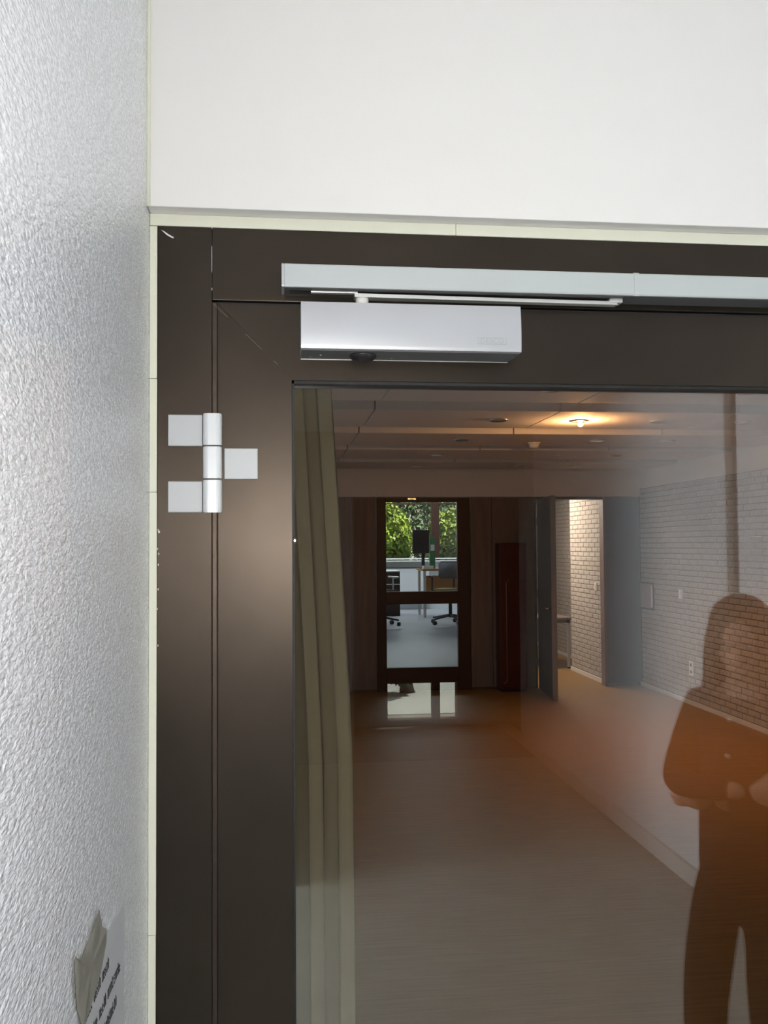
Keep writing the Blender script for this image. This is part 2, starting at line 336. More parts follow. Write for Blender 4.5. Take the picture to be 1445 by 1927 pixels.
# side door opening (frame + open leaf)
sd = struct(empty('door_3', (3.6, RY1, 0)), 'open dark door leaf and frame leading to the bright brick side room')
shift(box('door_jamb', (3.167, RY1 - 0.01, 0.001), (3.185, RY1 + 0.12, 2.388), M_DOORG), sd)
shift(box('door_jamb', (4.055, RY1 - 0.02, 0.001), (4.083, RY1 + 0.12, 2.388), mat('reddish_door_jamb', (0.17, 0.085, 0.055), 0.4)), sd)
shift(box('door_head', (3.185, RY1 - 0.01, 2.358), (4.055, RY1 + 0.12, 2.388), M_DOORG), sd)
hinge = Vector((3.212, RY1 - 0.045, 0)); ang = math.atan2(-0.90, -0.10)
leaf = empty('door_leaf', hinge); leaf.rotation_euler = (0, 0, ang)
leaf.parent = sd; leaf.matrix_parent_inverse = Matrix.Translation(-Vector(sd.location))
bpy.context.view_layer.update()
lb = box('leaf_panel', (0.0, -0.025, 0.008), (0.90, 0.025, 2.352), M_DOORG, bev=0.003, seg=1); lb.parent = leaf
le = box('leaf_edge', (0.885, -0.030, 0.008), (0.915, 0.030, 2.355), M_PANEL, bev=0.002, seg=1); le.parent = leaf
for s in (-1, 1):
    hb = tube('door_handle', [(0.84, s * 0.026, 1.05), (0.84, s * 0.07, 1.05), (0.83, s * 0.075, 1.05), (0.72, s * 0.075, 1.05)], 0.009, M_CHROME); hb.parent = leaf
for z in (0.33, 1.18, 2.08):
    hg = box('leaf_hinge', (-0.035, -0.03, z - 0.05), (0.01, 0.03, z + 0.05), M_DOORG, bev=0.004); hg.parent = leaf

# brick walls
def brick_mesh(nm, ln, h, dep):
    bm = bmesh.new(); box_into(bm, (-dep, -ln / 2, -h / 2), (0, ln / 2, h / 2))
    ed = [e for e in bm.edges if all(abs(v.co.x + dep) < 1e-6 for v in e.verts)]
    bmesh.ops.bevel(bm, geom=ed, offset=0.003, segments=1, affect='EDGES')
    bmesh.ops.recalc_face_normals(bm, faces=bm.faces[:])
    me = bpy.data.meshes.new(nm); bm.to_mesh(me); bm.free(); me.materials.append(M_BRICK); return me
MOD, CO = 0.222, 0.0625
def brick_wall(root, x, ya, yb, za, zb, limit, near=None):
    """bricks proud of the mortar face at x, towards -X; the nearest `limit` are objects, the rest one stuff part"""
    full = brick_mesh('brick', MOD - 0.011, CO - 0.011, 0.006); half = brick_mesh('brick_half', MOD / 2 - 0.011, CO - 0.011, 0.006)
    cells = []
    r = 0; z = za + CO / 2
    while z + CO / 2 <= zb + 0.001:
        y = ya; first = r % 2
        while y < yb - 0.02:
            ln = MOD / 2 if (first and y == ya) else MOD
            if y + ln > yb + 0.01: ln = MOD / 2
            if y + ln > yb + 0.01: break
            cells.append((y + ln / 2, z, ln)); y += ln
        z += CO; r += 1
    cells.sort(key=(lambda c: (c[0] - near[0]) ** 2 + 0.6 * (c[1] - near[1]) ** 2) if near else (lambda c: c[0]))
    for (y, z, ln) in cells[:limit]:
        o = bpy.data.objects.new('brick', full if ln > 0.2 else half); COL.objects.link(o)
        o.location = (x + random.uniform(-0.0012, 0.0), y, z); shift(o, root)
    if cells[limit:]:
        bm = bmesh.new()
        for (y, z, ln) in cells[limit:]:
            l2 = ln - 0.011; dx = random.uniform(-0.0012, 0.0); box_into(bm, (x - 0.006 + dx, y - l2 / 2, z - (CO - 0.011) / 2), (x, y + l2 / 2, z + (CO - 0.011) / 2))
        s = shift(bm_link('brickwork', bm, M_BRICK), root); s['kind'] = 'stuff'

rw = struct(empty('wall_hall_right', (RX1, 5, 0)), 'pale brick wall on the right of the hall under a white band')
shift(box('mortar_bed', (RX1 + 0.001, RY0, 0), (RX1 + 0.15, RY1 + 0.12, 2.492), M_MORTAR), rw)
shift(box('plaster_band', (RX1 - 0.006, RY0, 2.4925), (RX1 + 0.15, RY1 - 0.035, 2.9), mat('white_band', (0.74, 0.72, 0.70), 0.8)), rw)
brick_wall(rw, RX1 + 0.0012, 5.70, RY1, 0.05, 2.492, 300, near=(7.9, 1.6))
struct(box('baseboard_hall_right', (RX1 - 0.022, RY0 + 0.01, 0.0005), (RX1 - 0.008, RY1 - 0.002, 0.049), M_BASE), 'thin white skirting along the brick wall')

r2 = struct(empty('wall_side_room', (4.14, 10.6, 0)), 'pale brick wall seen through the open side door')
shift(box('mortar_bed', (4.121, RY1 + 0.125, 0), (4.60, 11.22, 2.9), M_MORTAR), r2)
brick_wall(r2, 4.1212, RY1 + 0.13, 11.22, 0.06, 2.55, 300)
r3 = struct(empty('wall_side_recess', (4.54, 12, 0)), 'brick wall further back in the side room')
shift(box('mortar_bed', (4.541, 11.225, 0), (4.7, 15.0, 2.9), M_MORTAR), r3)
brick_wall(r3, 4.5412, 11.24, 14.9, 0.06, 2.55, 0)
struct(box('baseboard_side_room', (4.098, RY1 + 0.13, 0.0005), (4.1145, 11.21, 0.055), mat('bright_skirting', (0.9, 0.86, 0.8), 0.35)), 'bright skirting below the side room bricks')
struct(box('baseboard_side_recess', (4.518, 11.24, 0.0005), (4.534, 14.9, 0.055), M_BASE))
struct(box('wall_side_room_end', (3.43, 15.0, 0), (4.70, 15.1, 2.9), M_HOUSE))
struct(box('ceiling_side_room', (3.025, RY1 + 0.13, 2.9), (4.70, 15.1, 3.0), M_CORR))

# ---- office behind the glazed door (raised floor reached by a ramp)
prism_pts = [(RY1 + 0.09, 0.0005)] + [(RY1 + 0.09 + (12.6 - RY1 - 0.09) * i / 40.0, 0.20 + 0.45 * (1 - (1 - i / 40.0) ** 2)) for i in range(41)] + [(14.6, 0.65), (14.6, 0.0005)]
struct(prism('floor_office', prism_pts, 'X', 0.2, 2.95, M_OFLOOR), 'shiny grey floor rising to the office behind the far door')
struct(box('floor_office_side', (2.951, 11.6, 0.0005), (3.35, 14.6, 0.65), M_OFLOOR))
struct(box('wall_office_left', (0.08, RY1 + 0.125, 0), (0.199, 14.6, 3.2), M_OWALL))
struct(box('wall_office_right', (3.36, 11.6, 0), (3.42, 14.6, 3.2), M_OWALL))
struct(box('wall_office_return', (3.021, 11.60, 0), (3.359, 11.66, 3.2), M_OWALL))
struct(box('wall_office_side', (2.951, RY1 + 0.125, 0.0), (3.02, 11.6, 3.2), M_OWALL))
struct(box('ceiling_office', (0.08, RY1 + 0.125, 3.2), (3.42, 14.72, 3.3), M_OWALL))
struct(box('wall_office_window', (0.2, 14.6, 0), (3.36, 14.72, 1.50), M_OWALL), 'white wall under the office window')
struct(box('wall_office_window_top', (0.2, 14.6, 2.86), (3.36, 14.72, 3.2), M_OWALL))
ow = struct(empty('window_2', (2.0, 14.6, 1.5)), 'office window onto green bushes with a dark post')
for a, b in ((0.2, 0.3), (2.682, 2.822), (3.26, 3.36), (1.15, 1.25)): shift(box('window_post', (a, 14.58, 1.501), (b, 14.68, 2.86), M_DFRAME), ow)
shift(box('window_sill', (0.2, 14.44, 1.500), (3.36, 14.60, 1.520), M_WPLAST), ow)
shift(box('window_rail', (0.3, 14.56, 1.540), (3.26, 14.62, 1.562), M_WPLAST), ow)
shift(box('window_rail', (0.3, 14.57, 2.52), (3.26, 14.62, 2.545), M_DFRAME), ow)
for a, b in ((0.3, 1.15), (1.25, 2.682), (2.822, 3.26)): shift(box('pane', (a, 14.63, 1.52), (b, 14.634, 2.86), M_GLASS2), ow)
struct(box('outside_ground', (-14, 14.75, -0.05), (20, 34, 0.6), M_STONE), 'sunlit ground outside').name = 'ground'
struct(box('outside_ground_back', (-10, -16, -0.05), (12, -8.25, -0.001), M_STONE), 'bright gravel outside the low window').name = 'ground_behind'

# ================================================================== THE DARK GLAZED DOOR
fr = struct(empty('door_1', (0.43, 0.03, 0)), 'dark bronze metal door with large glass pane and its frame')
shift(box('jamb', (-0.158, 0.0, 0.009), (-0.0885, 0.075, 2.217), M_BRONZE, bev=0.0008), fr)
shift(box('header', (-0.0880, 0.0, 2.1215), (1.036, 0.075, 2.217), M_BRONZE, bev=0.0008), fr)
shift(box('jamb', (0.966, 0.0, 0.009), (1.036, 0.075, 2.121), M_BRONZE, bev=0.0008), fr)
shift(box('rebate_strip', (-0.0880, 0.001, 0.009), (-0.0822, 0.06, 2.1185), mat('bronze_rebate', (0.06, 0.044, 0.033), 0.4, 0.8), bev=0.0006), fr)
shift(box('door_seal', (-0.0820, 0.006, 0.01), (0.965, 0.06, 2.1208), M_DARKGAP), fr)
# the seal is a thin backing only around the leaf: cut out by building four strips instead
bpy.data.objects.remove(bpy.data.objects['door_seal'])
for lo, hi in (((-0.0820, 0.008, 0.01), (-0.0806, 0.06, 2.1208)), ((-0.0806, 0.008, 2.1172), (0.965, 0.06, 2.1208)), ((0.962, 0.008, 0.01), (0.9655, 0.06, 2.1172))):
    shift(box('door_seal', lo, hi, M_DARKGAP), fr)
leaf1 = empty('door_leaf', (-0.08, 0.03, 0.01)); shift(leaf1, fr)
def sub(o):   # sub-part of the leaf
    o.parent = leaf1; o.matrix_parent_inverse = Matrix.Translation(-Vector((-0.08, 0.03, 0.01))); return o
L0, L1, G0, G1, ZT, ZG, ZB, ZC = -0.0804, 0.961, 0.0150, 0.866, 2.1165, 2.0175, 0.12, 0.012
# mitred members
sub(prism('stile', [(L0, ZC), (L0, ZT), (G0 - 0.0002, ZG + 0.0002), (G0 - 0.0002, ZB)], 'Y', 0.0, 0.06, M_BRONZE, bev=0.00025))
sub(prism('stile', [(L1, ZC), (L1, ZT), (G1 + 0.0002, ZG + 0.0002), (G1 + 0.0002, ZB)], 'Y', 0.0, 0.06, M_BRONZE, bev=0.00025))
sub(prism('rail', [(L0 + 0.0004, ZT), (L1 - 0.0004, ZT), (G1, ZG), (G0, ZG)], 'Y', 0.0, 0.06, M_BRONZE, bev=0.00025))
sub(prism('rail', [(L0 + 0.0004, ZC), (L1 - 0.0004, ZC), (G1, ZB), (G0, ZB)], 'Y', 0.0, 0.06, M_BRONZE, bev=0.00025))
for lo, hi in (((G0, 0.004, ZB), (G0 + 0.003, 0.030, ZG)), ((G1 - 0.003, 0.004, ZB), (G1, 0.030, ZG)), ((G0, 0.004, ZG - 0.004), (G1, 0.030, ZG)), ((G0, 0.004, ZB), (G1, 0.030, ZB + 0.004))):
    sub(box('gasket', lo, hi, M_DARKGAP))
sub(box('glass_pane', (G0 + 0.001, 0.018, ZB + 0.001), (G1 - 0.001, 0.024, ZG - 0.001), M_GLASS))
# chips, scratches, filler on the frame
def sliver(name, poly, y, m, parent):
    return prism(name, poly, 'Y', y - 0.0012, y + 0.0002, m, parent)
M_CHIP = mat('paint_chip', (0.72, 0.70, 0.72), 0.5)
for poly in ([(-0.1535, 2.2115), (-0.1500, 2.2100), (-0.1440, 2.2060), (-0.1375, 2.2025), (-0.1372, 2.2010), (-0.1400, 2.2015), (-0.1460, 2.2048), (-0.1505, 2.2090)],
             [(-0.0888, 2.192), (-0.0882, 2.192), (-0.0882, 2.156), (-0.0888, 2.160)],
             [(-0.0888, 2.2175), (-0.0880, 2.2175), (-0.0880, 2.2145), (-0.0887, 2.2150)],
             [(-0.0888, 2.137), (-0.0880, 2.137), (-0.0880, 2.134), (-0.0888, 2.134)]):
    shift(sliver('paint_chip', poly, 0.0, M_CHIP, None), fr)
for k in range(9):
    z = random.uniform(1.66, 1.86); x = -0.1578 + random.uniform(0, 0.003)
    shift(sliver('paint_chip', [(x, z), (x + 0.0009, z + 0.0008), (x + 0.0007, z + 0.0032), (x - 0.0001, z + 0.0028)], 0.0, M_CHIP, None), fr)
M_SCR = mat('fine_scratch', (0.20, 0.18, 0.15), 0.5)
for (a, b) in (((-0.0870, 2.1165), (-0.0680, 2.0990)), ((-0.0450, 2.0775), (-0.0240, 2.0575)), ((-0.0080, 2.0420), (-0.0035, 2.0380))):
    d = 0.00018; sub(sliver('scratch', [(a[0] - d, a[1]), (a[0] + d, a[1] + d), (b[0] + d, b[1]), (b[0] - d, b[1] - d)], 0.0009, M_SCR, None))

# cream filler round the frame (top and left)
cf = struct(empty('trim_3', (-0.163, 0.0, 1.1)), 'cream filler strip around the dark door frame')
zz = [0.01, 0.62, 1.31, 1.87, 2.017, 2.2165]
for a, b in zip(zz, zz[1:]):
    shift(box('filler_strip', (XW + 0.0002, -0.0015 + random.uniform(-0.0008, 0.0004), a), (-0.1582 + random.uniform(-0.0003, 0.0002), 0.03, b - 0.0004), M_CREAM, bev=0.0006, seg=1), cf)
for a, b in ((XW + 0.0002, 0.236), (0.2364, 0.87), (0.8704, 1.044)):
    shift(box('filler_strip', (a, -0.001, 2.2172), (b, 0.03, 2.2328), M_CREAM, bev=0.0006, seg=1), cf)
shift(box('filler_strip', (1.0364, -0.001, 0.01), (1.0448, 0.03, 2.2168), M_CREAM, bev=0.0006, seg=1), cf)
shift(tube('sealant_bead', [(XW + 0.002, -0.0275, 2.232), (XW + 0.002, -0.0275, 2.745)], 0.0028, M_CREAM, seg=8), cf)

# ================================================================== DOOR CLOSER
dc = tag(empty('door_closer', (0.17, -0.02, 2.05)), 'silver door closer with slide rail mounted across the top of the dark glazed door', 'door closer')
prof = [(-0.0005, 2.0500), (-0.0448, 2.0500)] + [(-0.0464 + 0.0030 * ((z - 2.072) / 0.036) ** 2, z) for z in [2.0512 + 0.0593 * i / 14 for i in range(15)]] + [(-0.0005, 2.1105)]
cb = shift(prism('closer_body', prof, 'X', 0.0262, 0.3125, M_SILVER), dc)
cb.data.polygons.foreach_set('use_smooth', [True] * len(cb.data.polygons)); cb.data.set_sharp_from_angle(angle=0.5)
bm = bmesh.new()
_v = [bm.verts.new(p) for p in ((0.0268, -0.0445, 2.0496), (0.3118, -0.0445, 2.0496), (0.3060, -0.001, 2.0496), (0.0268, -0.001, 2.0496), (0.0268, -0.0440, 2.0480), (0.3110, -0.0440, 2.0480), (0.3055, -0.001, 2.0455), (0.0268, -0.001, 2.0455))]
for _q in ((0, 1, 2, 3), (7, 6, 5, 4), (0, 4, 5, 1), (1, 5, 6, 2), (2, 6, 7, 3), (3, 7, 4, 0)): bm.faces.new([_v[i] for i in _q])
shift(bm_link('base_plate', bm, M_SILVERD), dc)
shift(box('base_lip', (0.0268, -0.0022, 2.0447), (0.3050, -0.0006, 2.0456), M_STEEL), dc)
for x, y in ((0.039, -0.012), (0.052, -0.022), (0.128, -0.010), (0.146, -0.012)):
    shift(revolve('screw', [(0.0012, 2.0437), (0.0014, 2.0446)], M_STEEL, loc=(x, y, 0.0024), seg=10), dc)
shift(revolve('end_cap', [(0.006, 2.0385), (0.013, 2.0405), (0.0175, 2.0450), (0.0185, 2.0485)], M_BLACKPL, loc=(0.107, -0.021, 0), seg=28), dc)
shift(revolve('spindle', [(0.0085, 2.1100), (0.0085, 2.1235), (0.0062, 2.1250)], M_WPLAST, loc=(0.1065, -0.021, 0), seg=24), dc)
# arm: flat bar from spindle to the slider, plus the short back end
bm = bmesh.new()
vs = []
for x, y, wd in ((0.096, -0.022, 0.009), (0.118, -0.022, 0.0085), (0.30, -0.020, 0.0065), (0.452, -0.018, 0.006)):
    vs.append([bm.verts.new((x, y + s * wd, z)) for s, z in ((-1, 2.1215), (1, 2.1215), (1, 2.1262), (-1, 2.1262))])
for a, b in zip(vs, vs[1:]):
    for i in range(4): bm.faces.new((a[i], a[(i + 1) % 4], b[(i + 1) % 4], b[i]))
bm.faces.new(vs[0]); bm.faces.new(vs[-1])
shift(bm_link('closer_arm', bm, M_STEEL), dc)
shift(box('guide_strip', (0.0395, -0.031, 2.1262), (0.100, -0.022, 2.1284), M_STEEL, bev=0.0004), dc)
sr = prism('slide_rail', [(-0.0005, 2.1305), (-0.0395, 2.1300), (-0.0405, 2.1320), (-0.0405, 2.1588), (-0.0390, 2.1602), (-0.0005, 2.1602)], 'X', 0.0055, 0.4715, M_RAIL, bev=0.0005)
shift(sr, dc)
shift(prism('slide_rail', [(-0.0005, 2.1305), (-0.0395, 2.1300), (-0.0405, 2.1320), (-0.0405, 2.1588), (-0.0390, 2.1602), (-0.0005, 2.1602)], 'X', 0.4730, 0.955, M_RAIL, bev=0.0005), dc)
shift(box('rail_underside_shade', (0.0056, -0.0392, 2.1290), (0.955, -0.0006, 2.1301), M_SILVERD), dc)  # thin dark sheet carrying the shade under the rail in its colour
shift(box('rail_slot', (0.012, -0.030, 2.1285), (0.440, -0.012, 2.1291), M_BLACKPL), dc)
shift(prism('rail_joint_clip', [(-0.0005, 2.1297), (-0.0410, 2.1297), (-0.0412, 2.1595), (-0.0395, 2.1612), (-0.0005, 2.1618)], 'X', 0.4680, 0.4775, M_RAIL, bev=0.0012), dc)
shift(prism('rail_end_cap', [(-0.0005, 2.1303), (-0.0398, 2.1300), (-0.0407, 2.1320), (-0.0407, 2.1590), (-0.0390, 2.1604), (-0.0005, 2.1604)], 'X', 0.0020, 0.0053, M_SILVER, bev=0.0006), dc)
shift(box('rail_end_cap', (0.955, -0.0407, 2.130), (0.9585, -0.0005, 2.1604), M_SILVER, bev=0.0006), dc)
shift(prism('slider_block', [(-0.012, 2.1236), (-0.028, 2.1236), (-0.028, 2.1290), (-0.012, 2.1290)], 'X', 0.440, 0.458, M_STEEL, bev=0.0006), dc)
# embossed maker's plate: an outlined field with raised letters
pl = shift(box('logo_plate', (0.2545, -0.0462, 2.0590), (0.2925, -0.0454, 2.0682), M_SILVER, bev=0.0003, seg=1), dc)
for lo, hi in (((0.2545, 2.0675), (0.2925, 2.0682)), ((0.2545, 2.0590), (0.2925, 2.0597)), ((0.2545, 2.0590), (0.2552, 2.0682)), ((0.2918, 2.0590), (0.2925, 2.0682))):
    q = box('logo_border', (lo[0], -0.0465, lo[1]), (hi[0], -0.0460, hi[1]), M_LOGO); q.parent = pl
cu = bpy.data.curves.new('t', 'FONT'); cu.body = 'DESCO'; cu.size = 0.0098; cu.extrude = 0.0002; cu.align_x = 'CENTER'; cu.align_y = 'CENTER'; cu.resolution_u = 3; cu.offset = 0.0001
to = bpy.data.objects.new('t', cu); COL.objects.link(to); bpy.context.view_layer.update()
tm = bpy.data.meshes.new_from_object(to.evaluated_get(bpy.context.evaluated_depsgraph_get())); bpy.data.objects.remove(to)
tm.transform(Matrix.Translation((0.2735, -0.0464, 2.0636)) @ Matrix.Rotation(PI / 2, 4, 'X')); tm.materials.clear()
q = link('logo_letters', tm, M_LOGO); q.parent = pl
for o in (pl,):
    pass

# ================================================================== HINGE
hg = tag(empty('roller_hinge', (-0.086, -0.008, 1.906)), 'white three-part roller hinge joining the dark frame and door leaf', 'hinge')
for z0, z1 in ((1.929, 1.9695), (1.8435, 1.8835)):
    shift(box('hinge_plate', (-0.1435, -0.007, z0), (-0.1000, -0.0001, z1), M_PLATE, bev=0.0012), hg)
shift(box('hinge_plate', (-0.0722, -0.009, 1.8862), (-0.0292, -0.0001, 1.9262), M_PLATE, bev=0.0012), hg)
for z0, z1 in ((1.9296, 1.9705), (1.8868, 1.9277), (1.8430, 1.8847)):
    shift(prism('hinge_knuckle', [(-0.0988, -0.0001), (-0.0988, -0.0125), (-0.0968, -0.0155), (-0.0928, -0.0170), (-0.0810, -0.0170), (-0.0772, -0.0155), (-0.0752, -0.0125), (-0.0752, -0.0001)], 'Z', z0, z1, M_HINGE, bev=0.0007), hg)
shift(box('hinge_pin', (-0.094, -0.013, 1.8432), (-0.080, -0.003, 1.9700), M_BLACKPL), hg)

# ================================================================== NOTICE AND TAPE
nv, nf = [], []
NI, NJ = 10, 8
bm = bmesh.new(); g = []
for i in range(NI + 1):
    row = []
    for j in range(NJ + 1):
        y = -0.400 + 0.210 * i / NI; z = 1.430 - 0.297 * j / NJ
        row.append(bm.verts.new((XW + 0.0006 + 0.0022 * (i / NI) ** 3 * (1 + 0.6 * j / NJ), y, z)))
    g.append(row)
for i in range(NI):
    for j in range(NJ): bm.faces.new((g[i][j], g[i + 1][j], g[i + 1][j + 1], g[i][j + 1]))
ext = bmesh.ops.solidify(bm, geom=bm.faces[:], thickness=0.0002)
no = bm_link('paper_notice', bm, M_PAPER)
tag(no, 'white paper notice with small dark print, stuck to the textured wall', 'notice')
def print_line(z, y0_, y1_, h):
    bm = bmesh.new(); y = y0_; k = 0
    while y < y1_:
        if k in (7, 13): y += 0.006; k += 1; continue
        wd = random.uniform(0.004, 0.0065); up = h * (1.35 if random.random() < 0.3 else 1.0); st = 0.0009
        x0_ = XW + 0.0011 + 0.0026 * ((y + 0.4) / 0.21) ** 3
        def bar(ya, za, yb, zb): box_into(bm, (x0_, ya, za), (x0_ + 0.0004, yb, zb))
        bar(y, z, y + st, z + up)
        c = random.random()
        if c < 0.5: bar(y + wd - st - 0.001, z, y + wd - 0.001, z + h)
        if c < 0.8: bar(y, z + h - st, y + wd - 0.001, z + h)
        if c > 0.3: bar(y, z, y + wd - 0.001, z + st)
        if c > 0.6: bar(y, z + h / 2, y + wd - 0.001, z + h / 2 + st)
        y += wd + 0.0012; k += 1
    o = bm_link('printed_line', bm, M_INK, None); o.parent = no; o['kind'] = 'stuff'
print_line(1.394, -0.388, -0.268, 0.0085); print_line(1.366, -0.360, -0.212, 0.0085); print_line(1.340, -0.388, -0.230, 0.0085)
bm = bmesh.new()
out = [(-0.318, 1.470), (-0.345, 1.466), (-0.372, 1.460), (-0.405, 1.461), (-0.418, 1.472), (-0.421, 1.452), (-0.408, 1.425), (-0.392, 1.400), (-0.360, 1.398), (-0.318, 1.412), (-0.284, 1.424), (-0.290, 1.440), (-0.304, 1.447)]
c0 = bm.verts.new((XW + 0.0035, -0.36, 1.435)); ring = [bm.verts.new((XW + 0.0024 + 0.0016 * (i % 2), y, z)) for i, (y, z) in enumerate(out)]
for i in range(len(ring)): bm.faces.new((c0, ring[i], ring[(i + 1) % len(ring)]))
bmesh.ops.solidify(bm, geom=bm.faces[:], thickness=0.0003)
tag(bm_link('adhesive_tape', bm, M_TAPE), 'wrinkled grey-brown adhesive tape over the upper corner of the notice', 'tape')

# ================================================================== CURTAIN
cu_root = tag(empty('curtain', (-0.15, 0.27, 0.02)), 'olive beige curtain hanging in folds just behind the left edge of the glass', 'curtain')
bm = bmesh.new(); NU, NZ = 150, 26; g = []
keys = [(-0.50, 0.0), (-0.30, 0.9), (-0.12, 1.7)]
for j in range(NZ + 1):
    z = 0.02 + 2.66 * j / NZ; t = j / NZ
    xr = 0.1135 - 0.002 * t - 0.030 * max(0, (z - 1.45) / 0.6) ** 1.2 * (1 if z < 2.3 else 1)
    xr = max(xr, 0.045)
    row = []
    for i in range(NU + 1):
        u = i / NU; x = -0.52 + (xr + 0.52) * u
        ph = u * 13.2 * 2 * PI + 0.5 * math.sin(3.1 * t + 5 * u)
        amp = 0.017 * (0.65 + 0.5 * math.sin(u * 9 + 2 * t))
        row.append(bm.verts.new((x + 0.006 * math.sin(2 * ph), 0.27 + amp * math.sin(ph) + 0.006 * math.sin(7 * u + 4 * t), z)))
    g.append(row)
for j in range(NZ):
    for i in range(NU): bm.faces.new((g[j][i], g[j][i + 1], g[j + 1][i + 1], g[j + 1][i]))
bmesh.ops.solidify(bm, geom=bm.faces[:], thickness=0.0012)
shift(bm_link('cloth', bm, M_CURT, None, True), cu_root)
shift(tube('curtain_rail', [(-0.55, 0.27, 2.70), (0.95, 0.27, 2.70)], 0.009, M_WPLAST), cu_root)
for k in range(2): shift(tube('rail_bracket', [(-0.40 + 1.2 * k, 0.27, 2.705), (-0.40 + 1.2 * k, 0.27, 2.8995 )], 0.006, M_WPLAST), cu_root)

# ================================================================== CEILING FITTINGS
def downlight(x, y, lit, label, group):
    r = tag(empty('downlight', (x, y, 2.72)), label, 'downlight', group)
    shift(revolve('trim_ring', [(0.052, 2.7195), (0.074, 2.7195), (0.076, 2.7155), (0.060, 2.7085), (0.052, 2.7105)], M_CHROME, loc=(x, y, 0), seg=24), r)
    shift(revolve('reflector', [(0.0505, 2.7110), (0.035, 2.7165), (0.004, 2.7190)], M_GLOW if lit == 'dim' else M_CHROME, loc=(x, y, 0), seg=20), r)
    if lit == 'lit':
        shift(revolve('bulb', [(0.010, 2.7160), (0.016, 2.7020), (0.020, 2.6900), (0.016, 2.6790), (0.006, 2.6750)], M_BULB if lit == 'lit' else M_CHROME, loc=(x + 0.012, y, 0), seg=16), r)
    return r
ORD = {0: 'first', 1: 'second', 2: 'third', 3: 'fourth'}
rows = [(5.25, (1.60, 2.217, 2.848, 3.507)), (6.48, (1.575, None, 2.807, 3.467)), (7.76, (1.585, None, 2.819, 3.476)), (9.07, (1.557, None, 2.82, 3.48)), (3.95, (1.60, None, 2.833, 3.50))]
bay = {5.25: 'in the nearest visible ceiling bay', 6.48: 'in the second ceiling bay', 7.76: 'in the third ceiling bay', 9.07: 'in the bay next to the far soffit', 3.95: 'high behind the door glass top'}
side = ['on the left', 'in the middle', 'right of the middle', 'near the brick wall']
for y, xs in rows:
    for i, x in enumerate(xs):
        if x is None: continue
        lit = 'lit' if (y == 5.25 and i == 1) else ('dim' if i == 3 else 'off')
        if lit == 'lit': lab = 'glowing warm ceiling lamp throwing an orange halo ' + bay[y]
        elif lit == 'dim': lab = 'small pale lit downlight near the brick wall ' + bay[y]
        else: lab = 'unlit chrome downlight ' + side[i] + ' ' + bay[y]
        downlight(x, y, lit, lab, 'recessed downlights of the hall ceiling')
light('hall_lamp', 'POINT', (2.229, 5.25, 2.655), 24.0, (1.0, 0.50, 0.20), radius=0.03)
for y, e in ((5.25, 36), (6.48, 80), (7.76, 40), (9.07, 14), (3.95, 14)):
    light('hall_spot', 'SPOT', (3.48, y, 2.70), e, (1.0, 0.47, 0.17), (0, 0, 0), radius=0.04, spot=(math.radians(92), 0.8))
sm = tag(empty('smoke_detector', (2.29, 6.69, 2.72)), 'round white smoke detector on the hall ceiling between the downlights', 'smoke detector')
shift(revolve('detector_base', [(0.058, 2.7195), (0.058, 2.7100), (0.050, 2.7060)], M_WPLAST, loc=(2.29, 6.69, 0), seg=24), sm)
shift(revolve('detector_dome', [(0.046, 2.7060), (0.046, 2.6900), (0.036, 2.6740), (0.012, 2.6690)], M_WPLAST, loc=(2.29, 6.69, 0), seg=24), sm)

# ================================================================== THINGS IN THE HALL
rc = tag(empty('red_cabinet', (2.83, 9.60, 0)), 'tall dark red cabinet standing against the panelled far wall', 'cabinet')
shift(box('cabinet_body', (2.655, 9.50, 0.03), (2.985, 9.72, 1.815), M_REDCAB, bev=0.006), rc)
shift(box('cabinet_door', (2.660, 9.485, 0.05), (2.980, 9.50, 1.50), M_REDCAB, bev=0.003), rc)
shift(box('cabinet_plinth', (2.670, 9.51, 0.0005), (2.970, 9.70, 0.03), M_BLACKPL), rc)
pts = [(2.97, 9.475, 1.355)] + [(2.775 - 0.045 * math.sin(a) + 0.0, 9.475, 1.31 + 0.045 * math.cos(a)) for a in [i * PI / 16 for i in range(9)]]
pts += [(2.730, 9.475, 0.17)] + [(2.690 + 0.040 * math.cos(a), 9.475, 0.17 - 0.060 * math.sin(a)) for a in [i * PI / 16 for i in range(1, 9)]]
shift(tube('tube_handle', pts, 0.008, M_TUBE), rc)
shift(tube('handle_stud', [(2.95, 9.484, 1.355), (2.95, 9.475, 1.355)], 0.006, M_TUBE), rc)
shift(tube('handle_stud', [(2.73, 9.484, 0.70), (2.73, 9.475, 0.70)], 0.006, M_TUBE), rc)

def plate(name, x, y, z, hy, hz, label, cat, dbl=False):
    r = tag(empty(name, (x, y, z)), label, cat)
    shift(box('cover_plate', (x - 0.012, y - hy, z - hz), (x - 0.0002, y + hy, z + hz), M_WPLAST, bev=0.002), r)
    for k in ((-1, 1) if dbl else (0,)):
        zc = z + k * hz * 0.48
        if 'socket' in name: shift(revolve('socket_well', [(0.018, x - 0.0135), (0.020, x - 0.0115)], M_DGREY, axis='X', loc=(0, y, zc), seg=16), r)
        else: shift(box('rocker', (x - 0.018, y - hy * 0.6, zc - hz * 0.6), (x - 0.012, y + hy * 0.6, zc + hz * 0.6), M_WPLAST, bev=0.0015), r)
plate('light_switch', RX1 - 0.006, 8.56, 1.215, 0.042, 0.050, 'small white light switch on the hall brick wall', 'switch')
plate('wall_socket', RX1 - 0.006, 8.33, 0.405, 0.042, 0.080, 'double white socket low on the brick wall beside the mirrored person', 'socket', True)
plate('light_switch', 4.1145, 10.16, 1.235, 0.042, 0.052, 'bright white switch on the side room bricks beside the open doorway', 'switch')
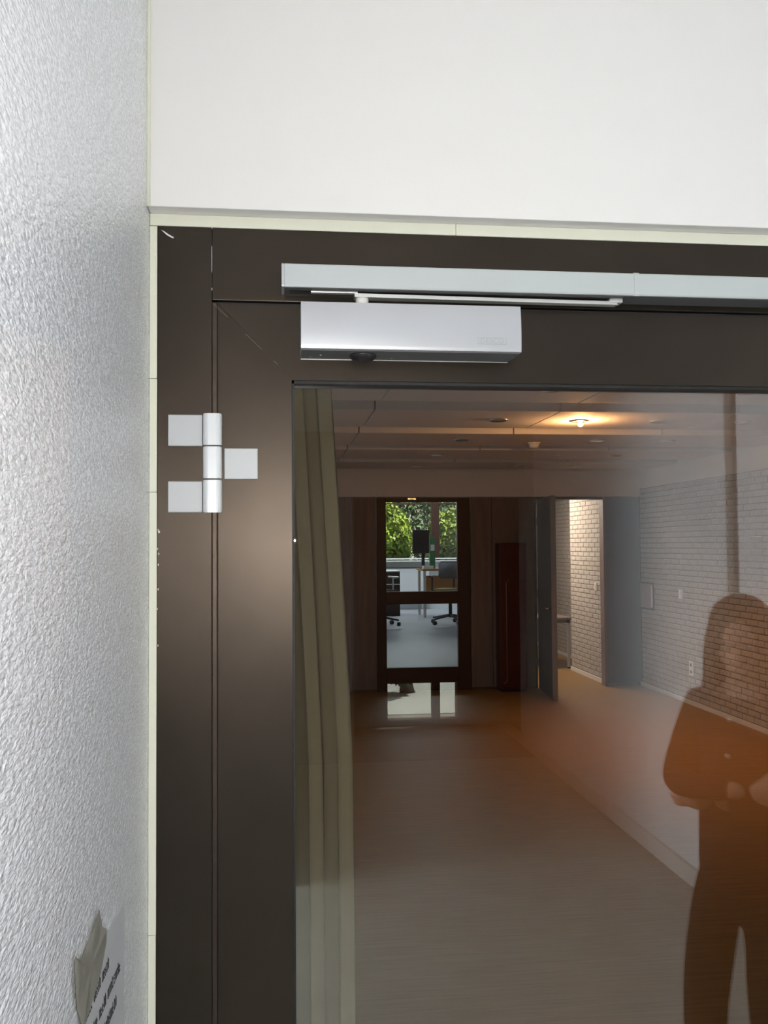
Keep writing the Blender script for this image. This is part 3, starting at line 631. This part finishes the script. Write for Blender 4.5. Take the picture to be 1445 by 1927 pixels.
ap = tag(empty('access_panel', (4.52, 9.48, 1.14)), 'beige access hatch with dark edges set in the brick wall corner', 'hatch')
shift(box('hatch_frame', (4.514, 9.30, 0.975), (4.5338, 9.66, 1.315), mat('hatch_brown', (0.17, 0.13, 0.11), 0.5), bev=0.002), ap)
shift(box('hatch_lid', (4.508, 9.32, 0.995), (4.5139, 9.66, 1.295), mat('hatch_beige', (0.46, 0.36, 0.30), 0.6), bev=0.002), ap)
shift(box('hatch_hinge', (4.500, 9.303, 1.01), (4.5139, 9.319, 1.28), M_WPLAST, bev=0.001), ap)

# side room table
tb = tag(empty('table', (3.75, 11.75, 0)), 'dark-topped table with bright metal legs in the side room', 'table')
shift(box('tabletop', (3.34, 11.34, 0.700), (4.165, 12.14, 0.735), M_PANEL, bev=0.004), tb)
for x, y in ((4.115, 11.37), (3.37, 11.37), (4.115, 12.07), (3.37, 12.07)):
    lg = shift(box('leg', (x, y, 0.02), (x + 0.036, y + 0.036, 0.655), mat('pale_steel', (0.72, 0.73, 0.78), 0.35, 0.3) if 'pale_steel' not in MATS else MATS['pale_steel'], bev=0.004), tb)
    shift(box('foot', (x - 0.002, y - 0.002, 0.0005), (x + 0.038, y + 0.038, 0.020), M_BLACKPL), tb)
    shift(box('leg_bracket', (x - 0.004, y - 0.004, 0.655), (x + 0.040, y + 0.040, 0.700), M_BLACKPL), tb)
shift(box('table_rail', (3.41, 11.385, 0.655), (4.11, 11.405, 0.700), M_DGREY), tb)

# ================================================================== OFFICE THINGS
def office_chair(x, y, z, rz, back_m, seat_m, label, hb=1.18):
    r = tag(empty('office_chair', (x, y, z)), label, 'chair', 'office chairs behind the far glazed door')
    r.rotation_euler = (0, 0, rz)
    def add(o): o.parent = r
    for k in range(5):
        a = 2 * PI * k / 5 + 0.3; c, s = math.cos(a), math.sin(a)
        add(tube('base_arm', [(0.03 * c, 0.03 * s, 0.13), (0.30 * c, 0.30 * s, 0.085)], [0.020, 0.012], M_BLACKPL, seg=8))
        cc = revolve('castor', [(0.014, -0.022), (0.030, -0.020), (0.030, 0.020), (0.014, 0.022)], M_BLACKPL, axis='X', seg=14)
        cc.location = (0.30 * c, 0.30 * s, 0.0305); cc.rotation_euler = (0, 0, a); add(cc)
    add(tube('gas_column', [(0, 0, 0.10), (0, 0, 0.44)], 0.026, M_BLACKPL))
    bm = bmesh.new(); box_into(bm, (-0.24, -0.23, 0.44), (0.24, 0.24, 0.52)); bmesh.ops.bevel(bm, geom=bm.edges[:] + bm.verts[:], offset=0.035, segments=3, affect='EDGES')
    add(bm_link('seat', bm, seat_m, None, True))
    bm = bmesh.new(); box_into(bm, (-0.22, 0.22, 0.66), (0.22, 0.275, hb)); bmesh.ops.bevel(bm, geom=bm.edges[:] + bm.verts[:], offset=0.025, segments=3, affect='EDGES')
    for v in bm.verts: v.co.y += 0.05 * (v.co.x / 0.22) ** 2 * -1 + 0.06 * (v.co.z - 0.66)
    add(bm_link('backrest', bm, back_m, None, True))
    add(tube('back_stem', [(0, 0.12, 0.45), (0, 0.26, 0.50), (0, 0.275, 0.72)], 0.016, M_BLACKPL))
    for s in (-1, 1):
        add(tube('armrest', [(s * 0.23, 0.05, 0.47), (s * 0.285, 0.05, 0.50), (s * 0.285, 0.05, 0.68), (s * 0.285, -0.10, 0.70), (s * 0.285, 0.16, 0.70)], 0.014, M_STEEL if back_m is M_CHAIRB else M_BLACKPL))
    return r
office_chair(1.42, 11.75, 0.626, 0.5, M_CHAIRB, M_CHAIRB, 'black office chair at the left edge of the far glazed door')
office_chair(2.48, 11.80, 0.629, -0.4, M_GREYMESH, M_MUSTARD, 'grey-backed office chair at the right side of the far glazed door', hb=0.92)
dk = tag(empty('desk', (2.4, 13.1, 0.65)), 'orange-brown office desk under the dark monitor behind the far glazed door', 'desk')
shift(box('desktop', (2.22, 12.75, 1.385), (3.20, 13.40, 1.415), M_ORANGE, bev=0.003), dk)
for x in (2.24, 3.14):
    for y in (12.78, 13.33): shift(box('leg', (x, y, 0.6505), (x + 0.04, y + 0.04, 1.385), M_STEEL), dk)
shift(box('modesty_panel', (2.28, 13.00, 1.02), (3.14, 13.02, 1.30), M_ORANGE), dk)
mo = tag(empty('monitor', (2.25, 13.0, 1.415)), 'dark computer monitor on the office desk against the bushes', 'monitor')
shift(box('screen', (2.105, 13.00, 1.66), (2.375, 13.04, 2.035), M_CHAIRB, bev=0.006), mo)
shift(box('stand', (2.255, 13.04, 1.43), (2.305, 13.06, 1.80), M_BLACKPL), mo)
shift(box('stand_foot', (2.225, 12.95, 1.4155), (2.36, 13.12, 1.43), M_BLACKPL), mo)
gb = tag(empty('green_binder', (2.45, 13.03, 1.4155)), 'green upright board beside the dark monitor', 'binder')
shift(box('binder_cover', (2.385, 13.02, 1.4155), (2.475, 13.10, 1.92), M_GREEN, bev=0.004), gb)
shift(box('binder_label', (2.40, 13.012, 1.70), (2.46, 13.0195, 1.80), M_WPLAST), gb)
fs = tag(empty('file_stack', (2.42, 12.85, 1.4155)), 'stack of white papers on the front of the office desk', 'papers')
for k in range(3): shift(box('paper_tray', (2.24 + 0.004 * k, 12.78, 1.4157 + 0.016 * k), (2.40 + 0.004 * k, 12.96, 1.430 + 0.016 * k), M_WPLAST), fs)
ra = tag(empty('radiator', (2.2, 14.5, 0.75)), 'white radiator panel under the office window', 'radiator')
shift(box('radiator_panel', (1.30, 14.50, 0.78), (2.62, 14.56, 1.38), M_OWALL, bev=0.006), ra)
shift(box('radiator_grille', (1.30, 14.50, 1.3805), (2.62, 14.56, 1.395), M_BLACKPL), ra)
for x in (1.5, 2.4): shift(box('bracket', (x, 14.56, 0.9), (x + 0.04, 14.5995, 1.2), M_STEEL), ra)
for x in (1.40, 2.5): shift(tube('pipe', [(x, 14.53, 0.6505), (x, 14.53, 0.785)], 0.010, M_WPLAST), ra)
c2 = tag(empty('side_cabinet', (1.55, 13.4, 0.65)), 'dark low cabinet with pale trays at the left behind the glazed door', 'cabinet')
shift(box('cabinet_body', (1.20, 13.2, 0.6505), (1.92, 13.65, 1.36), M_CHAIRB, bev=0.004), c2)
for z in (0.95, 1.15, 1.3605): shift(box('shelf_edge', (1.20, 13.18, z), (1.92, 13.199 if z < 1.3 else 13.65, z + 0.018), M_WPLAST), c2)

# ================================================================== BUSHES OUTSIDE
def bush(name, cx, cy, cz, rx, ry, rz, n, m, label, cat='bush', droop=0.0, ls=0.12):
    r = tag(empty(name, (cx, cy, cz - rz)), label, cat)
    bm = bmesh.new()
    for _ in range(n):
        a = random.uniform(0, 2 * PI); c = random.uniform(-1, 1); s = math.sqrt(1 - c * c); q = random.uniform(0.55, 1.0) ** 0.5
        p = Vector((cx + rx * s * math.cos(a) * q, cy + ry * s * math.sin(a) * q, cz + rz * c * q))
        d = Vector((random.gauss(0, 1), random.gauss(0, 1), random.gauss(-0.4 - droop, 1))).normalized()
        u = d.cross(Vector((random.gauss(0, 1), random.gauss(0, 1), random.gauss(0, 1)))).normalized()
        l = random.uniform(0.6, 1.3) * ls
        vs = [bm.verts.new(p), bm.verts.new(p + d * l * 0.5 + u * l * 0.22), bm.verts.new(p + d * l), bm.verts.new(p + d * l * 0.5 - u * l * 0.22)]
        bm.faces.new(vs)
    f = bm_link('foliage', bm, m); shift(f, r); f['kind'] = 'stuff'
    for k in range(4):
        shift(tube('stem', [(cx + 0.05 * k, cy, 0.58 if cy > 0 else -0.01), (cx + random.uniform(-.5, .5) * rx, cy + random.uniform(-.4, .4) * ry, cz + 0.3 * rz)], [0.03, 0.01], M_DGREY, seg=6), r)
bush('bush', 1.80, 16.0, 1.90, 0.72, 0.5, 0.85, 9000, M_LEAF, 'bright yellow-green bush outside the office window, left', droop=0.8)
bush('bush', 2.85, 17.8, 1.95, 1.05, 0.5, 1.35, 12000, M_LEAFD, 'darker green bush behind the dark monitor outside', droop=0.8)
bush('bush', 3.45, 16.2, 1.65, 0.62, 0.45, 0.88, 7000, M_LEAF, 'mid green bush right of the window post outside', droop=0.4)
struct(box('outside_house', (-4, 24.0, 0.6), (10, 26, 5.5), M_HOUSE), 'pale house wall behind the bushes').name = 'wall_outside'
bush('garden_bush', 1.45, -9.6, 0.50, 0.22, 0.22, 0.36, 1800, M_LEAFD, 'dark green garden bush outside the low mirrored window', droop=0.5)
bush('garden_bush', 0.80, -9.9, 0.45, 0.28, 0.30, 0.40, 1800, M_LEAFD, 'dark clipped bush beyond the low mirrored window, at its left', droop=0.1)

# ================================================================== THE PERSON (seen mirrored in the glass)
def skin_obj(nodes, edges, sub=1, root=0):
    me = bpy.data.meshes.new('sk'); me.from_pydata([n[0] for n in nodes], edges, []); o = bpy.data.objects.new('sk', me); COL.objects.link(o)
    md = o.modifiers.new('s', 'SKIN'); md.use_smooth_shade = True; md.branch_smoothing = 0.6
    for i, n in enumerate(nodes):
        r = n[1]; sv = me.skin_vertices[0].data[i]; sv.radius = r if isinstance(r, tuple) else (r, r); sv.use_root = (i == root)
    md2 = o.modifiers.new('u', 'SUBSURF'); md2.levels = sub; md2.render_levels = sub
    bpy.context.view_layer.update()
    m2 = bpy.data.meshes.new_from_object(o.evaluated_get(bpy.context.evaluated_depsgraph_get())); bpy.data.objects.remove(o)
    return m2
def merge_remesh(meshes, voxel, smooth_it=3):
    bm = bmesh.new()
    for m in meshes: bm.from_mesh(m)
    me = bpy.data.meshes.new('mr'); bm.to_mesh(me); bm.free()
    o = bpy.data.objects.new('mr', me); COL.objects.link(o)
    md = o.modifiers.new('r', 'REMESH'); md.mode = 'VOXEL'; md.voxel_size = voxel; md.use_smooth_shade = True
    sm_ = o.modifiers.new('sm', 'SMOOTH'); sm_.iterations = smooth_it; sm_.factor = 0.5
    bpy.context.view_layer.update()
    m2 = bpy.data.meshes.new_from_object(o.evaluated_get(bpy.context.evaluated_depsgraph_get())); bpy.data.objects.remove(o)
    return m2
def ellipsoid(c, r, rot=None, seg=24):
    bm = bmesh.new(); bmesh.ops.create_uvsphere(bm, u_segments=seg, v_segments=seg // 2, radius=1)
    mtx = Matrix.Translation(c) @ (rot or Matrix.Identity(4)) @ Matrix.Diagonal((*r, 1))
    bmesh.ops.transform(bm, matrix=mtx, verts=bm.verts[:])
    me = bpy.data.meshes.new('e'); bm.to_mesh(me); bm.free(); return me

# local frame: x = her left(+) / right(-), y = forward(-)... built facing -Y, then turned
def build_person():
    root = tag(empty('person', (1.335, -1.26, 0)), 'person with long dark hair in a maroon jacket, arms folded, mirrored in the glass', 'person')
    # coordinates: X sideways (her left is +X), forward is -Y, Z up
    hip = 0.88
    N = {}
    nodes = []; edges = []
    def nd(k, p, r): N[k] = len(nodes); nodes.append((p, r)); return N[k]
    def ed(a, b): edges.append((N[a], N[b]))
    nd('pel', (0, 0, hip), (0.095, 0.070)); nd('waist', (0, 0, 1.05), (0.115, 0.085)); nd('chest', (0, 0.0, 1.22), (0.135, 0.10)); nd('uch', (0, 0.01, 1.32), (0.10, 0.075)); nd('neck', (0, 0.005, 1.40), 0.052); nd('head0', (0, -0.01, 1.46), 0.055)
    for a, b in (('pel', 'waist'), ('waist', 'chest'), ('chest', 'uch'), ('uch', 'neck'), ('neck', 'head0')): ed(a, b)
    for s, L in ((1, 'l'), (-1, 'r')):
        nd(L + 'sh', (s * 0.128, 0.01, 1.342), 0.045); nd(L + 'ua', (s * 0.148, -0.010, 1.25), 0.038); nd(L + 'el', (s * 0.180, -0.070, 1.095), 0.034)
        nd(L + 'fa', (s * 0.090, -0.170 - 0.022 * s, 1.105 + 0.022 * s), 0.029); nd(L + 'wr', (-s * 0.050, -0.175 - 0.030 * s, 1.105 + 0.026 * s), 0.024)
        ed('uch', L + 'sh'); ed(L + 'sh', L + 'ua'); ed(L + 'ua', L + 'el'); ed(L + 'el', L + 'fa'); ed(L + 'fa', L + 'wr')
        nd(L + 'hp', (s * 0.065 + 0.01, 0, 0.80), 0.055); nd(L + 'kn', (s * 0.092 + 0.03, -0.01, 0.47), 0.056); nd(L + 'cf', (s * 0.100 + 0.03, 0.02, 0.33), 0.053); nd(L + 'an', (s * 0.110 + 0.03, 0.01, 0.09), 0.036); nd(L + 'ft', (s * 0.122 + 0.03, -0.10, 0.035), 0.030)
        ed('pel', L + 'hp'); ed(L + 'hp', L + 'kn'); ed(L + 'kn', L + 'cf'); ed(L + 'cf', L + 'an'); ed(L + 'an', L + 'ft')
    body = skin_obj(nodes, edges, 2)
    parts = [body]
    # head turned a little to her right and tipped down
    HR = Matrix.Translation((0, -0.015, 1.515)) @ Matrix.Rotation(math.radians(12), 4, 'X') @ Matrix.Rotation(math.radians(-8), 4, 'Z')
    def hp(c, r): return ellipsoid(HR @ Vector(c), r, HR.to_3x3().to_4x4())
    parts += [hp((0, 0.015, 0.03), (0.072, 0.090, 0.082)), hp((0, -0.022, -0.035), (0.056, 0.062, 0.070)), hp((0, -0.050, -0.082), (0.026, 0.022, 0.020)),
              hp((0, -0.088, -0.018), (0.010, 0.018, 0.024)), hp((0, -0.096, -0.034), (0.014, 0.013, 0.009)), hp((0, -0.080, -0.058), (0.022, 0.010, 0.006)), hp((0, -0.078, -0.068), (0.019, 0.010, 0.007)),
              hp((0, -0.070, 0.020), (0.046, 0.018, 0.010)), hp((0.040, -0.050, -0.025), (0.020, 0.020, 0.018)), hp((-0.040, -0.050, -0.025), (0.020, 0.020, 0.018)),
              hp((0.073, 0.010, -0.01), (0.008, 0.020, 0.032)), hp((-0.073, 0.010, -0.01), (0.008, 0.020, 0.032))]
    # hands clasped in front: right hand over left, five fingers each
    for s in (1, -1):
        pc = Vector((-s * 0.100, -0.165 - 0.030 * s, 1.105 + 0.028 * s))       # palm lies along the other forearm
        parts.append(ellipsoid(pc, (0.042, 0.020, 0.034), None, 20))
        for k in range(4):
            dz = 0.016 * (k - 1.5); ln = (0.9, 1.05, 1.0, 0.8)[k]
            n = [((pc.x - s * 0.022, pc.y - 0.002, pc.z + dz * 0.9), 0.0090), ((pc.x - s * (0.022 + 0.030 * ln), pc.y + 0.004, pc.z + dz * 1.1), 0.0085),
                 ((pc.x - s * (0.022 + 0.052 * ln), pc.y + 0.022, pc.z + dz * 1.15), 0.0078), ((pc.x - s * (0.022 + 0.060 * ln), pc.y + 0.040, pc.z + dz * 1.15), 0.0068)]
            parts.append(skin_obj(n, [(0, 1), (1, 2), (2, 3)], 1))
        n = [((pc.x + s * 0.014, pc.y, pc.z + 0.022), 0.0110), ((pc.x - s * 0.006, pc.y + 0.002, pc.z + 0.044), 0.0098), ((pc.x - s * 0.028, pc.y + 0.010, pc.z + 0.056), 0.0082)]
        parts.append(skin_obj(n, [(0, 1), (1, 2)], 1))
    b = link('body', merge_remesh(parts, 0.0050, 2), M_SKIN, root, True)
    for s in (1, -1):
        e = ellipsoid(HR @ Vector((s * 0.030, -0.066, 0.001)), (0.0125, 0.0105, 0.0085), HR.to_3x3().to_4x4()); link('eye', e, M_EYE, root, True)
        e2 = ellipsoid(HR @ Vector((s * 0.030, -0.0755, 0.001)), (0.005, 0.003, 0.005), HR.to_3x3().to_4x4(), 12); link('iris', e2, M_HAIR, root, True)
    # jacket: thicker shell round trunk and arms, open at the neck, ending at the hips
    jn = []; je = []; J = {}
    def jd(k, p, r): J[k] = len(jn); jn.append((p, r))
    jd('hem', (0.01, 0, 0.775), (0.172, 0.138)); jd('pel', (0, 0, 0.92), (0.170, 0.138)); jd('waist', (0, 0, 1.06), (0.170, 0.140)); jd('chest', (0, 0, 1.18), (0.172, 0.140)); jd('uch', (0, 0.01, 1.325), (0.108, 0.088)); jd('col', (0, 0.02, 1.372), (0.072, 0.066))
    for a, c in (('hem', 'pel'), ('pel', 'waist'), ('waist', 'chest'), ('chest', 'uch'), ('uch', 'col')): je.append((J[a], J[c]))
    for s, L in ((1, 'l'), (-1, 'r')):
        jd(L + 'sh', (s * 0.132, 0.01, 1.345), 0.055); jd(L + 'ua', (s * 0.148, -0.010, 1.25), 0.052); jd(L + 'el', (s * 0.180, -0.070, 1.100), 0.052); jd(L + 'fa', (s * 0.090, -0.170 - 0.022 * s, 1.105 + 0.022 * s), 0.040); jd(L + 'wr', (-s * 0.020, -0.175 - 0.028 * s, 1.105 + 0.025 * s), 0.035)
        for a, c in (('uch', L + 'sh'), (L + 'sh', L + 'ua'), (L + 'ua', L + 'el'), (L + 'el', L + 'fa'), (L + 'fa', L + 'wr')): je.append((J[a], J[c]))
    jm = merge_remesh([skin_obj(jn, je, 2)], 0.009, 3)
    link('jacket', jm, M_JACKET, root, True)
    for z in (0.90, 1.0, 1.1, 1.2, 1.3): q = ellipsoid(Vector((0.015, -0.118 if z < 1.25 else -0.10, z)), (0.008, 0.006, 0.008), None, 10); link('button', q, M_STEEL, root, True)
    tn = [((0, 0, 0.90), (0.135, 0.105)), ((0, 0, 1.0), (0.120, 0.092))]; te = [(0, 1)]
    for s in (1, -1):
        i0 = len(tn); tn += [((s * 0.078 + 0.015, 0, 0.74), 0.088), ((s * 0.092 + 0.03, -0.01, 0.47), 0.070), ((s * 0.102 + 0.03, 0.01, 0.28), 0.064), ((s * 0.110 + 0.03, 0.005, 0.075), 0.062)]
        te += [(0, i0), (i0, i0 + 1), (i0 + 1, i0 + 2), (i0 + 2, i0 + 3)]
    link('trousers', merge_remesh([skin_obj(tn, te, 2)], 0.009, 3), M_TROUSER, root, True)
    for s in (1, -1):
        sh = merge_remesh([ellipsoid(Vector((s * 0.112 + 0.03, -0.015, 0.045)), (0.044, 0.070, 0.045)), ellipsoid(Vector((s * 0.122 + 0.03, -0.105, 0.034)), (0.046, 0.085, 0.034))], 0.006, 3)
        for v in sh.vertices: v.co.z = max(v.co.z, 0.001)
        link('shoe', sh, M_SHOE, root, True)
    # hair: cap and shoulder-long strands
    hp_ = [ellipsoid(HR @ Vector((0, 0.030, 0.040)), (0.092, 0.098, 0.090), HR.to_3x3().to_4x4())]
    for k in range(26):
        a = math.radians(-62 + (360 - 56) * k / 25.0) + PI / 2 + math.radians(34 + 90)
        a = math.radians(-48 + 276 * k / 25.0)          # from her left temple round the back to the right temple
        c, s_ = math.cos(a), math.sin(a)
        p0 = HR @ Vector((0.060 * c, 0.030 + 0.065 * s_, 0.075)); p1 = HR @ Vector((0.088 * c, 0.022 + 0.092 * s_, 0.0))
        p2 = Vector((0.100 * c, 0.020 + 0.090 * s_, 1.415)); p3 = Vector((0.112 * c + random.uniform(-.012, .012), 0.022 + 0.100 * s_, 1.345 + random.uniform(-0.02, 0.02)))
        if s_ < -0.5: p3.y -= 0.02
        hp_.append(skin_obj([(tuple(p0), 0.020), (tuple(p1), 0.021), (tuple(p2), 0.020), (tuple(p3), 0.008)], [(0, 1), (1, 2), (2, 3)], 1))
    link('hair', merge_remesh(hp_, 0.006, 2), M_HAIR, root, True)
    # faces the door (+Y) turned towards -X: forward(-Y local) -> (-0.62, 0.78)
    root.rotation_euler = (0, 0, math.radians(180 + 42))
    return root
P = build_person()
